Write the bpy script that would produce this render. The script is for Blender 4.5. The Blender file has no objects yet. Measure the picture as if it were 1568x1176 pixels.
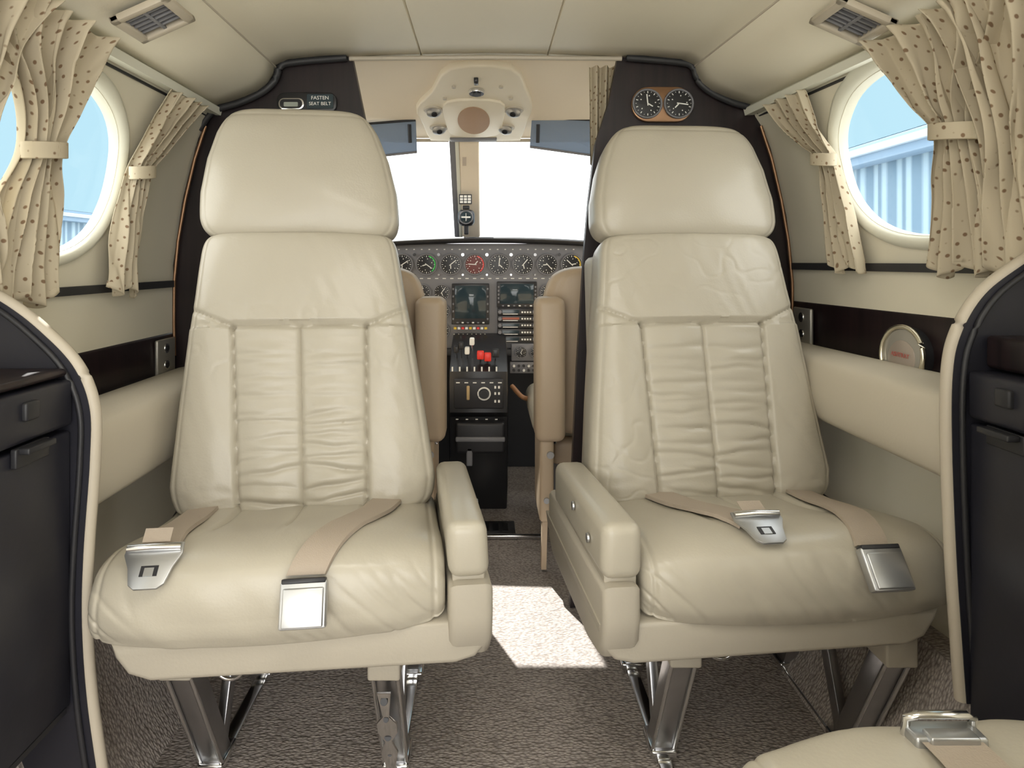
import bpy, bmesh, math, random
from mathutils import Vector, Matrix, noise
random.seed(4)
S = bpy.context.scene
S.view_settings.view_transform = 'Standard'
S.view_settings.look = 'None'
S.view_settings.exposure = 0.0
pi = math.pi

# ------------------------------------------------------------------ materials
def M(name, col, rough=.5, metal=0, bscale=0, bump=0, var=0, vscale=6, coat=0, emis=0, dist=.002, spec=.5):
    m = bpy.data.materials.new(name); m.use_nodes = True
    nt = m.node_tree; b = nt.nodes['Principled BSDF']
    b.inputs['Base Color'].default_value = (*col, 1)
    b.inputs['Roughness'].default_value = rough
    b.inputs['Metallic'].default_value = metal
    b.inputs['Coat Weight'].default_value = coat
    b.inputs['Specular IOR Level'].default_value = spec
    tc = nt.nodes.new('ShaderNodeTexCoord')
    nz = nt.nodes.new('ShaderNodeTexNoise'); nz.inputs['Scale'].default_value = vscale
    nz.inputs['Detail'].default_value = 4
    nt.links.new(tc.outputs['Object'], nz.inputs['Vector'])
    mr = nt.nodes.new('ShaderNodeMapRange')
    mr.inputs['To Min'].default_value = 1-var; mr.inputs['To Max'].default_value = 1+var
    nt.links.new(nz.outputs['Fac'], mr.inputs['Value'])
    mx = nt.nodes.new('ShaderNodeVectorMath'); mx.operation = 'SCALE'
    mx.inputs[0].default_value = col
    nt.links.new(mr.outputs[0], mx.inputs['Scale'])
    nt.links.new(mx.outputs[0], b.inputs['Base Color'])
    if bump:
        n2 = nt.nodes.new('ShaderNodeTexNoise'); n2.inputs['Scale'].default_value = bscale
        n2.inputs['Detail'].default_value = 3
        nt.links.new(tc.outputs['Object'], n2.inputs['Vector'])
        bp = nt.nodes.new('ShaderNodeBump'); bp.inputs['Strength'].default_value = bump
        bp.inputs['Distance'].default_value = dist
        nt.links.new(n2.outputs['Fac'], bp.inputs['Height'])
        nt.links.new(bp.outputs[0], b.inputs['Normal'])
    return m

leather = M('cream_leather', (.455, .418, .337), .36, 0, 260, .12, .05, 5, coat=.10)
shellm = M('cream_shell', (.44, .40, .325), .5, 0, 220, .12, .03)
tanleather = M('tan_leather', (.54, .42, .29), .45, 0, 240, .12, .06, 6)
wallm = M('cream_wall', (.76, .715, .58), .5, 0, 150, .05, .02)
ledgem = M('ledge_padding', (.56, .51, .41), .5, 0, 200, .1, .03)
frame_m = M('window_frame_cream', (.74, .73, .62), .4, 0, 40, .02, .02)
ceilm = M('headliner', (.77, .715, .575), .55, 0, 200, .08, .02)
cockceil = M('cockpit_headliner', (.84, .73, .57), .6, 0, 120, .08, .03)
consolem = M('console_cream', (.78, .70, .55), .45, 0, 60, .03, .03)
beltm = M('seat_belt_webbing', (.40, .335, .265), .7, 0, 500, .3, .05)
chrome = M('chrome', (.70, .70, .70), .15, 1, 30, .02, .02)
satin = M('satin_metal', (.52, .53, .54), .36, .9, 60, .05, .03)
steel = M('leg_steel', (.45, .45, .46), .28, 1, 60, .12, .15, 20)
darkm = M('dark_plastic', (.018, .018, .021), .45, 0, 80, .05, .1)
cabm = M('dark_cabinet', (.016, .016, .023), .42, 0, 60, .08, .2, 12)
blackg = M('instrument_black', (.016, .016, .018), .35, 0, 50, .02, .05)
panelm = M('panel_grey', (.20, .20, .215), .5, 0, 120, .05, .08)
whitem = M('marking_white', (.90, .90, .86), .5)
redm = M('red_knob', (.85, .04, .025), .35)
greenm = M('green_mark', (.05, .60, .1), .5)
yellowm = M('yellow_mark', (.8, .55, .05), .5)
screenm = M('display_glass', (.03, .05, .062), .08)
copper = M('copper_bezel', (.36, .21, .12), .35, .8)
silverm = M('silver_gold_ring', (.74, .70, .58), .22, 1)
goldm = M('gold_ring', (.72, .62, .40), .22, 1)
trimm = M('edge_trim_cream', (.50, .445, .355), .45, 0, 200, .1, .04)
rubber = M('sill_strip_dark', (.03, .03, .032), .5)
concrete = M('apron_concrete', (.45, .45, .43), .9, 0, 10, .1, .1)

def visor_mat():
    m = bpy.data.materials.new('visor_tint'); m.use_nodes = True
    nt = m.node_tree; b = nt.nodes['Principled BSDF']
    b.inputs['Base Color'].default_value = (.42, .47, .54, 1); b.inputs['Roughness'].default_value = .2
    t = nt.nodes.new('ShaderNodeBsdfTranslucent'); t.inputs[0].default_value = (.50, .56, .64, 1)
    tr = nt.nodes.new('ShaderNodeBsdfTransparent'); tr.inputs[0].default_value = (.30, .37, .46, 1)
    m1 = nt.nodes.new('ShaderNodeMixShader'); m1.inputs[0].default_value = .5
    m2 = nt.nodes.new('ShaderNodeMixShader'); m2.inputs[0].default_value = .3
    nt.links.new(b.outputs[0], m1.inputs[1]); nt.links.new(t.outputs[0], m1.inputs[2])
    nt.links.new(m1.outputs[0], m2.inputs[1]); nt.links.new(tr.outputs[0], m2.inputs[2])
    nt.links.new(m2.outputs[0], nt.nodes['Material Output'].inputs[0])
    return m
visorm = visor_mat()

def wood():
    m = bpy.data.materials.new('dark_wood'); m.use_nodes = True
    nt = m.node_tree; b = nt.nodes['Principled BSDF']
    tc = nt.nodes.new('ShaderNodeTexCoord'); mp = nt.nodes.new('ShaderNodeMapping')
    mp.inputs['Scale'].default_value = (60, 60, 3)
    nz = nt.nodes.new('ShaderNodeTexNoise'); nz.inputs['Scale'].default_value = 1.2; nz.inputs['Detail'].default_value = 6
    cr = nt.nodes.new('ShaderNodeValToRGB')
    cr.color_ramp.elements[0].color = (.006, .003, .004, 1); cr.color_ramp.elements[0].position = .3
    cr.color_ramp.elements[1].color = (.020, .010, .011, 1); cr.color_ramp.elements[1].position = .75
    nt.links.new(tc.outputs['Object'], mp.inputs[0]); nt.links.new(mp.outputs[0], nz.inputs['Vector'])
    nt.links.new(nz.outputs['Fac'], cr.inputs[0]); nt.links.new(cr.outputs[0], b.inputs['Base Color'])
    b.inputs['Roughness'].default_value = .42
    return m
woodm = wood()

def carpet():
    m = bpy.data.materials.new('loop_carpet'); m.use_nodes = True
    nt = m.node_tree; b = nt.nodes['Principled BSDF']
    tc = nt.nodes.new('ShaderNodeTexCoord'); mp = nt.nodes.new('ShaderNodeMapping')
    mp.inputs['Scale'].default_value = (1, 1.7, 1)
    vo = nt.nodes.new('ShaderNodeTexVoronoi'); vo.inputs['Scale'].default_value = 135
    nz = nt.nodes.new('ShaderNodeTexNoise'); nz.inputs['Scale'].default_value = 9
    cr = nt.nodes.new('ShaderNodeValToRGB')
    cr.color_ramp.elements[0].color = (.66, .59, .54, 1); cr.color_ramp.elements[0].position = 0
    cr.color_ramp.elements[1].color = (.33, .29, .265, 1); cr.color_ramp.elements[1].position = .8
    nt.links.new(tc.outputs['Object'], mp.inputs[0]); nt.links.new(mp.outputs[0], vo.inputs['Vector'])
    nt.links.new(tc.outputs['Object'], nz.inputs['Vector'])
    nt.links.new(vo.outputs['Distance'], cr.inputs[0])
    mx = nt.nodes.new('ShaderNodeMix'); mx.data_type = 'RGBA'; mx.blend_type = 'MULTIPLY'; mx.inputs[0].default_value = .3
    nt.links.new(cr.outputs[0], mx.inputs[6]); nt.links.new(nz.outputs['Fac'], mx.inputs[7])
    nt.links.new(mx.outputs[2], b.inputs['Base Color'])
    bp = nt.nodes.new('ShaderNodeBump'); bp.inputs['Strength'].default_value = .6; bp.inputs['Distance'].default_value = .004; bp.invert = True
    nt.links.new(vo.outputs['Distance'], bp.inputs['Height']); nt.links.new(bp.outputs[0], b.inputs['Normal'])
    b.inputs['Roughness'].default_value = .95; b.inputs['Specular IOR Level'].default_value = .1
    return m
carpetm = carpet()

def cloth():
    m = bpy.data.materials.new('patterned_curtain_cloth'); m.use_nodes = True
    nt = m.node_tree; b = nt.nodes['Principled BSDF']
    tc = nt.nodes.new('ShaderNodeTexCoord'); mp = nt.nodes.new('ShaderNodeMapping')
    mp.inputs['Rotation'].default_value = (0, 0, .5)
    vo = nt.nodes.new('ShaderNodeTexVoronoi'); vo.inputs['Scale'].default_value = 62; vo.inputs['Randomness'].default_value = .3
    cr = nt.nodes.new('ShaderNodeValToRGB')
    e = cr.color_ramp.elements
    e[0].color = (.22, .145, .09, 1); e[0].position = .15
    e[1].color = (.53, .465, .345, 1); e[1].position = .23
    nt.links.new(tc.outputs['UV'], mp.inputs[0]); nt.links.new(mp.outputs[0], vo.inputs['Vector'])
    nt.links.new(vo.outputs['Distance'], cr.inputs[0]); nt.links.new(cr.outputs[0], b.inputs['Base Color'])
    b.inputs['Roughness'].default_value = .9; b.inputs['Specular IOR Level'].default_value = .15
    return m
clothm = cloth()

def glass():
    m = bpy.data.materials.new('clear_pane'); m.use_nodes = True
    nt = m.node_tree; nt.nodes.remove(nt.nodes['Principled BSDF'])
    t = nt.nodes.new('ShaderNodeBsdfTransparent'); g = nt.nodes.new('ShaderNodeBsdfGlossy'); g.inputs['Roughness'].default_value = .02
    t.inputs[0].default_value = (.96, .985, .99, 1)
    mx = nt.nodes.new('ShaderNodeMixShader'); mx.inputs[0].default_value = .03
    nt.links.new(t.outputs[0], mx.inputs[1]); nt.links.new(g.outputs[0], mx.inputs[2])
    nt.links.new(mx.outputs[0], nt.nodes['Material Output'].inputs[0])
    return m
glassm = glass()

def hangar_mat():
    m = bpy.data.materials.new('corrugated_blue_metal'); m.use_nodes = True
    nt = m.node_tree; b = nt.nodes['Principled BSDF']
    tc = nt.nodes.new('ShaderNodeTexCoord')
    wv = nt.nodes.new('ShaderNodeTexWave'); wv.bands_direction = 'Y'; wv.inputs['Scale'].default_value = 1.1
    wv.inputs['Distortion'].default_value = 0
    cr = nt.nodes.new('ShaderNodeValToRGB')
    cr.color_ramp.elements[0].color = (.12, .20, .28, 1); cr.color_ramp.elements[0].position = .35
    cr.color_ramp.elements[1].color = (.28, .39, .48, 1); cr.color_ramp.elements[1].position = .9
    nt.links.new(tc.outputs['Object'], wv.inputs['Vector']); nt.links.new(wv.outputs['Fac'], cr.inputs[0])
    nt.links.new(cr.outputs[0], b.inputs['Base Color']); b.inputs['Roughness'].default_value = .6
    return m
hangm = hangar_mat()

# ------------------------------------------------------------------ helpers
def empty(name, loc):
    e = bpy.data.objects.new(name, None); S.collection.objects.link(e)
    e.location = loc; e.empty_display_size = .05
    return e
def attach(o, p):
    if p is not None:
        o.parent = p
        o.matrix_parent_inverse = Matrix.Translation(p.location).inverted()
def finish(me, ang=40):
    bm = bmesh.new(); bm.from_mesh(me)
    bmesh.ops.recalc_face_normals(bm, faces=bm.faces)
    a = math.radians(ang)
    for f in bm.faces: f.smooth = True
    for e in bm.edges:
        if len(e.link_faces) == 2 and e.calc_face_angle(0) > a: e.smooth = False
    bm.to_mesh(me); bm.free()
def mk(name, verts, faces, mat, parent=None, ang=40, uvs=None):
    me = bpy.data.meshes.new(name)
    me.from_pydata([tuple(v) for v in verts], [], faces)
    if uvs:
        ul = me.uv_layers.new(name='UVMap')
        for l in me.loops: ul.data[l.index].uv = uvs[l.vertex_index]
    me.materials.append(mat)
    if ang: finish(me, ang)
    o = bpy.data.objects.new(name, me); S.collection.objects.link(o)
    attach(o, parent)
    return o
def from_bm(name, bm, mat, parent=None, ang=40, tf=None):
    if tf:
        for v in bm.verts: v.co = Vector(tf(v.co))
    me = bpy.data.meshes.new(name); bm.to_mesh(me); bm.free()
    me.materials.append(mat); finish(me, ang)
    o = bpy.data.objects.new(name, me); S.collection.objects.link(o); attach(o, parent)
    return o
def grid(rows, cu=False, cv=False, cap=False):
    nr = len(rows); nc = len(rows[0]); V = [p for r in rows for p in r]; F = []
    for j in range(nr if cv else nr-1):
        for i in range(nc if cu else nc-1):
            a = j*nc+i; b = j*nc+(i+1) % nc; j2 = (j+1) % nr
            F.append((a, b, j2*nc+(i+1) % nc, j2*nc+i))
    if cap:
        F.append(tuple(range(nc))); F.append(tuple((nr-1)*nc+i for i in range(nc)))
    return V, F
def rbox(name, x0, x1, y0, y1, z0, z1, mat, parent=None, r=.005, seg=3, tf=None, warp=None):
    bm = bmesh.new(); bmesh.ops.create_cube(bm, size=1)
    for v in bm.verts:
        v.co = Vector(((x0+x1)/2+v.co.x*(x1-x0), (y0+y1)/2+v.co.y*(y1-y0), (z0+z1)/2+v.co.z*(z1-z0)))
        if warp: v.co = Vector(warp(v.co))
    if r: bmesh.ops.bevel(bm, geom=bm.edges[:], offset=r, segments=seg, profile=.5, affect='EDGES')
    return from_bm(name, bm, mat, parent, 45, tf)
def prism(name, pts, a0, a1, mat, parent=None, axis='x', r=0, seg=2, tf=None, ang=35):
    def P(p, a):
        if axis == 'x': return (a, p[0], p[1])
        if axis == 'y': return (p[0], a, p[1])
        return (p[0], p[1], a)
    bm = bmesh.new()
    A = [bm.verts.new(P(p, a0)) for p in pts]; B = [bm.verts.new(P(p, a1)) for p in pts]
    bm.faces.new(A); bm.faces.new(B[::-1]); n = len(pts)
    for i in range(n): bm.faces.new((A[i], B[i], B[(i+1) % n], A[(i+1) % n]))
    bmesh.ops.recalc_face_normals(bm, faces=bm.faces)
    if r:
        es = [e for e in bm.edges if abs(e.verts[0].co['xyz'.index(axis)]-e.verts[1].co['xyz'.index(axis)]) < 1e-6]
        bmesh.ops.bevel(bm, geom=es, offset=r, segments=seg, profile=.5, affect='EDGES')
    return from_bm(name, bm, mat, parent, ang, tf)
def catmull(pts, n, closed=False):
    pts = [Vector(p) for p in pts]; m = len(pts); out = []
    segs = m if closed else m-1
    for k in range(segs):
        if closed: p0, p1, p2, p3 = pts[k-1], pts[k], pts[(k+1) % m], pts[(k+2) % m]
        else:
            p1, p2 = pts[k], pts[k+1]; p0 = pts[k-1] if k else p1*2-p2; p3 = pts[k+2] if k+2 < m else p2*2-p1
        for i in range(n):
            t = i/n
            out.append(.5*((2*p1)+(p2-p0)*t+(2*p0-5*p1+4*p2-p3)*t*t+(3*p1-p0-3*p2+p3)*t**3))
    if not closed: out.append(pts[-1])
    return out
def tube(name, pts, r, mat, parent=None, n=8, closed=False):
    pts = [Vector(p) for p in pts]; rows = []; m = len(pts)
    for i, p in enumerate(pts):
        a = pts[i-1] if (i or closed) else p; b = pts[(i+1) % m] if (i < m-1 or closed) else p
        t = (b-a).normalized(); up = Vector((0, 0, 1)) if abs(t.z) < .9 else Vector((0, 1, 0))
        s = t.cross(up).normalized(); u = s.cross(t)
        rows.append([p+s*math.cos(k*2*pi/n)*r+u*math.sin(k*2*pi/n)*r for k in range(n)])
    V, F = grid(rows, cu=True, cv=closed, cap=not closed)
    return mk(name, V, F, mat, parent, 50)
def disc(name, c, nrm, r, h, mat, parent=None, n=28, ry=None, r2=None):
    nrm = Vector(nrm).normalized(); up = Vector((0, 0, 1)) if abs(nrm.z) < .9 else Vector((0, 1, 0))
    s = nrm.cross(up).normalized(); u = s.cross(nrm); c = Vector(c); ry = ry or r
    k = (r2/r) if r2 else 1
    rows = [[c+nrm*q*h+s*math.cos(i*2*pi/n)*r*f+u*math.sin(i*2*pi/n)*ry*f for i in range(n)] for q, f in ((0, 1), (.7, 1), (1, k*.95))]
    V, F = grid(rows, cu=True, cap=True)
    return mk(name, V, F, mat, parent, 40)
def ring(name, c, nrm, r, w, mat, parent=None, n=36, ry=None):
    nrm = Vector(nrm).normalized(); up = Vector((0, 0, 1)) if abs(nrm.z) < .9 else Vector((0, 1, 0))
    s = nrm.cross(up).normalized(); u = s.cross(nrm); c = Vector(c); ry = ry or r
    return tube(name, [c+s*math.cos(i*2*pi/n)*r+u*math.sin(i*2*pi/n)*ry for i in range(n)], w, mat, parent, 8, True)
def interp(tab, z):
    if z <= tab[0][0]: return tab[0][1]
    for (a, x), (b, y) in zip(tab, tab[1:]):
        if z <= b: return x+(y-x)*(z-a)/(b-a)
    return tab[-1][1]
def label(name, txt, loc, size, mat, parent, rot=(pi/2, 0, 0)):
    cu = bpy.data.curves.new(name, 'FONT'); cu.body = txt; cu.size = size; cu.align_x = 'CENTER'; cu.align_y = 'CENTER'
    cu.extrude = .0003; cu.materials.append(mat)
    o = bpy.data.objects.new(name, cu); S.collection.objects.link(o); o.location = loc; o.rotation_euler = rot
    attach(o, parent); return o

# ------------------------------------------------------------------ cabin shell
WT = [(0, .60), (.12, .67), (.3, .72), (.6, .752), (.75, .755), (.84, .752), (.95, .737), (1.05, .716), (1.15, .69), (1.2, .668), (1.235, .64)]
def wx(side, z, y):
    x = interp(WT, z)
    if side > 0: return x+.09*max(-.2, 1.6-y)
    return -(x+.018)
Y0, YB = -.9, 1.6
SILL = {-1: .795, 1: .838}
RAIL = 1.228
WIN = {-1: [(1.085, 1.015, .215, .155), (.42, 1.015, .205, .155), (-.28, 1.015, .205, .155)],
       1: [(1.13, 1.045, .225, .150), (.42, 1.045, .205, .148), (-.28, 1.045, .205, .148)]}
wi = 0
for side, sname in ((-1, 'left'), (1, 'right')):
    V = []; F = []
    def addgrid(rows):
        b = len(V); v, f = grid(rows); V.extend(v); F.extend([tuple(i+b for i in q) for q in f])
    zs = [0, .06, .12, .2, .3, .45, .6, .7, SILL[side]]
    ys = [Y0+(YB+.03-Y0)*i/20 for i in range(21)]
    addgrid([[(wx(side, z, y), y, z) for y in ys] for z in zs])
    bounds = [YB+.03, .78, .07, Y0]
    z0, z1 = SILL[side], RAIL+.012
    for k, (cy, cz, ry, rz) in enumerate(WIN[side]):
        ya, yb = bounds[k+1], bounds[k]
        n = 72; rows = []
        angs = sorted([2*pi*i/n for i in range(n)]+[math.atan2(sz-cz, sy-cy) % (2*pi) for sy in (ya, yb) for sz in (z0, z1)])
        for t in (0, .12, .3, .6, 1):
            row = []
            for a in angs:
                ca, sa = math.cos(a), math.sin(a)
                ex = (abs(ca)**2.4+abs(sa)**2.4)**(-1/2.4)
                iy, iz = cy+ry*ca*ex, cz+rz*sa*ex
                ks = []
                if abs(ca) > 1e-6: ks.append(((yb if ca > 0 else ya)-cy)/ca)
                if abs(sa) > 1e-6: ks.append(((z1 if sa > 0 else z0)-cz)/sa)
                kk = min(q for q in ks if q > 0)
                oy, oz = cy+ca*kk, cz+sa*kk
                y, z = iy+(oy-iy)*t, iz+(oz-iz)*t
                row.append((wx(side, z, y), y, z))
            rows.append(row)
        b = len(V); v, f = grid(rows, cu=True); V.extend(v); F.extend([tuple(i+b for i in q) for q in f])
        wi += 1
        w = empty('window_%d' % wi, (wx(side, cz, cy), cy, cz))
        rows = []
        for off, grow in ((-.002, .026), (-.009, .022), (-.012, .014), (-.009, .005), (.000, .001), (.010, -.001), (.018, -.002)):
            row = []
            for i in range(72):
                a = 2*pi*i/72; ca, sa = math.cos(a), math.sin(a); ex = (abs(ca)**2.4+abs(sa)**2.4)**(-1/2.4)
                y, z = cy+(ry+grow)*ca*ex, cz+(rz+grow)*sa*ex
                row.append((wx(side, z, y)+side*off, y, z))
            rows.append(row)
        v, f = grid(rows, cu=True); mk('frame', v, f, frame_m, w, 60)
        rows = []
        for q in (.02, .5, 1):
            row = []
            for i in range(72):
                a = 2*pi*i/72; ca, sa = math.cos(a), math.sin(a); ex = (abs(ca)**2.4+abs(sa)**2.4)**(-1/2.4)
                y, z = cy+ry*q*ca*ex, cz+rz*q*sa*ex
                row.append((wx(side, z, y)+side*.016, y, z))
            rows.append(row)
        v, f = grid(rows, cu=True); f.append(tuple(range(72))); mk('pane', v, f, glassm, w, 60)
    mk('wall_'+sname, V, F, wallm, None, 50)

for side, zb0, zb1, nm in ((-1, .572, .672, 'left'), (1, .650, .750, 'right')):
    rows = []
    for z, o in ((zb0-.004, 0), (zb0, -.006), (zb1, -.006), (zb1+.004, 0)):
        rows.append([(wx(side, z, y)+side*o, y, z) for y in (.86, 1.1, 1.35, 1.598)])
    v, f = grid(rows); mk('trim_1_'+nm, v, f, woodm, None, 60)
    zz = SILL[side]
    rows = []
    for z, o in ((zz-.008, .002), (zz-.008, -.012), (zz+.008, -.012), (zz+.008, .002)):
        rows.append([(wx(side, zz, y)+side*o, y, z) for y in (.3, .6, .9, 1.2, 1.597)])
    v, f = grid(rows); mk('trim_2_'+nm, v, f, rubber, None, 60)
    rows = []
    for z, o in ((RAIL-.020, .0), (RAIL-.022, -.022), (RAIL-.006, -.026), (RAIL+.004, -.012)):
        rows.append([(wx(side, RAIL-.01, y)+side*o, y, z) for y in (Y0, .3, .9, 1.2, 1.597)])
    v, f = grid(rows); mk('trim_3_'+nm, v, f, frame_m, None, 40)
    tube('trim_7_'+nm, [(wx(side, RAIL-.03, y)-side*.006, y, RAIL-.024) for y in (Y0, .3, .9, 1.2, 1.59)], .003, rubber, None, 6)

# ceiling / headliner
CP = [(.655, 1.225), (.62, 1.234), (.58, 1.247), (.545, 1.262), (.52, 1.282), (.507, 1.305), (.503, 1.322), (.499, 1.326), (.47, 1.339), (.38, 1.348), (.25, 1.352), (.153, 1.354), (.150, 1.359), (.147, 1.354)]
prof = [(-x-.01, z) for x, z in CP]+[(0, 1.356)]+[(x, z) for x, z in reversed(CP)]
ys = [Y0+(YB+.02-Y0)*i/24 for i in range(25)]
rows = [[(x+(.09*(1.6-y)*max(0, (x-.2)/.45) if x > .2 else 0), y, z) for x, z in prof] for y in ys]
v, f = grid(rows); o = mk('ceiling', v, f, ceilm, None, 30)
md = o.modifiers.new('s', 'SOLIDIFY'); md.thickness = .012; md.offset = 1
# stitched creases where the flat headliner meets the side soffits
for s_, nm in ((-1, 'left'), (1, 'right')):
    pts = []
    for y in ys:
        x = .5025; fl = .09*(1.6-y)*((x-.2)/.45) if s_ > 0 else .01
        pts.append((s_*(x+fl), y, 1.3225))
    tube('trim_8_'+nm, pts, .0022, trimm, None, 6)

rbox('floor', -.80, .84, Y0, 2.75, -.03, 0, carpetm, None, r=0)
for side, nm in ((-1, 'left'), (1, 'right')):
    e = 0.05 if side > 0 else 0
    pts = [(side*(.56+e), .001), (side*(.59+e), .05), (side*(.645+e), .20), (side*(.66+e), .235), (side*(.74+e), .24), (side*(.68+e), .10), (side*(.60+e), .001)]
    prism('baseboard_'+nm, pts, Y0+.01, 1.595, carpetm, None, 'y')

pts = catmull([(-.752, .59), (-.68, .603), (-.625, .603), (-.602, .588), (-.597, .55), (-.600, .49), (-.615, .466), (-.68, .46), (-.742, .46)], 5)
prism('wall_ledge_left', [(q[0], q[1]) for q in pts], .905, 1.595, ledgem, None, 'y')
pts = catmull([(.752, .655), (.71, .665), (.665, .66), (.648, .642), (.643, .60), (.648, .56), (.662, .536), (.70, .53), (.745, .53)], 5)
rows = []
for i in range(15):
    y = .905+.69*i/14; fl = .09*(1.6-y)
    rows.append([(q[0]+fl*max(0, (q[0]-.665)/.085), y, q[1]) for q in pts])
v, f = grid(rows, cap=True); mk('wall_ledge_right', v, f, ledgem, None, 35)

# ------------------------------------------------------------------ forward bulkhead
pl = [(-.330, 1.352), (-.296, 1.186), (-.26, 1.02), (-.224, .85), (-.208, .5), (-.205, 0.001), (-.62, .001), (-.72, .2), (-.765, .6), (-.768, .84), (-.745, 1.0), (-.70, 1.18), (-.665, 1.228), (-.55, 1.27), (-.51, 1.31), (-.505, 1.335), (-.45, 1.35)]
prism('wall_front', pl, 1.60, 1.625, woodm, None, 'y')
pr = [(.322, 1.352), (.30, 1.24), (.267, 1.138), (.250, 1.0), (.240, .882), (.222, .6), (.208, .3), (.205, 0.001), (.62, .001), (.72, .2), (.750, .6), (.750, .84), (.735, .96), (.69, 1.16), (.655, 1.228), (.55, 1.265), (.51, 1.31), (.505, 1.335), (.45, 1.35)]
prism('wall_front.001', pr, 1.60, 1.625, woodm, None, 'y')
tube('trim_4', [(-.335, 1.595, 1.345), (0, 1.595, 1.348), (.33, 1.595, 1.345)], .006, trimm)
for side in (-1, 1):
    pts = [(side*(abs(wx(side, z, 1.58))-.010), 1.592, z) for z in (.62, .7, .8, .9, 1.0, 1.1, 1.18)]
    tube('trim_5', pts, .004, copper, None, 8)
    tube('trim_6', catmull([(side*q[0], 1.588, q[1]) for q in ((.70, 1.17), (.665, 1.215), (.60, 1.236), (.545, 1.262), (.515, 1.29), (.50, 1.325), (.46, 1.335), (.34, 1.345))], 6), .009, rubber, None, 8)

sg = empty('seat_belt_sign', (-.44, 1.59, 1.236))
def rrect(cx, cz, w, h, r, n=6):
    out = []
    for sx, sz, a0 in ((1, 1, 0), (-1, 1, pi/2), (-1, -1, pi), (1, -1, 1.5*pi)):
        for i in range(n+1):
            a = a0+pi/2*i/n; out.append((cx+sx*(w/2-r)+r*math.cos(a), cz+sz*(h/2-r)+r*math.sin(a)))
    return out
# corrected corner ordering so the outline is a proper rounded rectangle
def rrect(cx, cz, w, h, r, n=6):
    out = []
    for sx, sz, a0 in ((1, 1, 0), (-1, 1, pi/2), (-1, -1, pi), (1, -1, 1.5*pi)):
        for i in range(n+1):
            a = a0+pi/2*i/n
            out.append((cx+sx*(w/2-r)+r*math.cos(a), cz+sz*(h/2-r)+r*math.sin(a)))
    return out
prism('plate', rrect(-.438, 1.236, .146, .050, .02), 1.588, 1.6, blackg, sg, 'y', r=.002)
prism('clock_bezel', rrect(-.474, 1.232, .062, .028, .013), 1.584, 1.589, chrome, sg, 'y', r=.001)
prism('clock_face', rrect(-.474, 1.232, .054, .022, .010), 1.582, 1.585, blackg, sg, 'y')
prism('clock_lcd', rrect(-.474, 1.230, .034, .011, .002), 1.581, 1.583, M('lcd', (.35, .38, .33), .3), sg, 'y')
prism('sign_window', rrect(-.404, 1.238, .064, .034, .003), 1.584, 1.589, screenm, sg, 'y')
label('sign_text_1', 'FASTEN', (-.404, 1.5835, 1.246), .0125, whitem, sg)
label('sign_text_2', 'SEAT BELT', (-.404, 1.5835, 1.232), .0115, whitem, sg)

def gauge(parent, c, r, ncol=None, ticks=12, needle=.7, face=None):
    c = Vector(c); N = Vector((0, -1, 0))
    disc('gauge_case', c, N, r, .006, blackg, parent, 32)
    ring('gauge_bezel', c+N*.006, N, r*.95, r*.07, panelm, parent, 32)
    disc('gauge_face', c+N*.0055, N, r*.86, .001, face or blackg, parent, 32)
    V = []; F = []
    def bar(a, r0, r1, w):
        d = Vector((math.sin(a), 0, math.cos(a))); s = Vector((d.z, 0, -d.x)); b = len(V); q = c+N*.0085
        V.extend([q+d*r0-s*w, q+d*r1-s*w, q+d*r1+s*w, q+d*r0+s*w]); F.append((b, b+1, b+2, b+3))
    for i in range(ticks*2):
        bar(i*pi/ticks, r*(.68 if i % 2 == 0 else .75), r*.82, r*(.026 if i % 2 == 0 else .014))
    for i in range(ticks//2):
        bar(i*4*pi/ticks+.2, r*.48, r*.56, r*.035)
    bar(needle, -r*.15, r*.62, r*.038)
    bar(needle+2.2, 0, r*.4, r*.04)
    mk('gauge_marks', V, F, whitem, parent, 0)
    if ncol:
        V = []; F = []
        for i in range(10):
            bar(.4+i*.22, r*.74, r*.84, r*.08)
        for p in V: p.y -= .0004
        mk('gauge_arc', V, F, ncol, parent, 0)

gp = empty('altitude_gauge_cluster', (.426, 1.59, 1.232))
prism('bezel_plate', rrect(.428, 1.232, .150, .086, .042, 10), 1.588, 1.6, copper, gp, 'y', r=.003)
gauge(gp, (.390, 1.588, 1.232), .036, None, 10, -.1)
gauge(gp, (.466, 1.588, 1.232), .036, None, 10, 1.7)

# ------------------------------------------------------------------ ceiling air vents
def airvent(cx, cy, cz, tilt):
    e = empty('ceiling_air_vent', (cx, cy, cz))
    Rm = Matrix.Rotation(tilt, 3, 'Y')
    T = lambda p: Rm @ Vector(p)+Vector((cx, cy, cz))
    w, d = .050, .050
    for a in ((-w, w, -d, -d+.014), (-w, w, d-.014, d), (-w, -w+.016, -d, d), (w-.016, w, -d, d)):
        rbox('frame_bar', a[0], a[1], a[2], a[3], -.008, .004, trimm, e, .003, 2, T)
    rbox('duct', -w+.01, w-.01, -d+.01, d-.01, .002, .006, blackg, e, 0, 1, T)
    for i in range(5):
        yy = -d+.025+i*.0125
        rbox('slat', -w+.014, w-.014, yy-.0035, yy+.0005, -.004, .003, panelm, e, .0005, 1, T)
    rbox('slat_cross', -.003, .003, -d+.012, d-.012, -.005, .003, panelm, e, .0005, 1, T)
airvent(-.548, 1.075, 1.250, math.radians(-24))
airvent(.602, 1.075, 1.246, math.radians(24))

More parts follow.
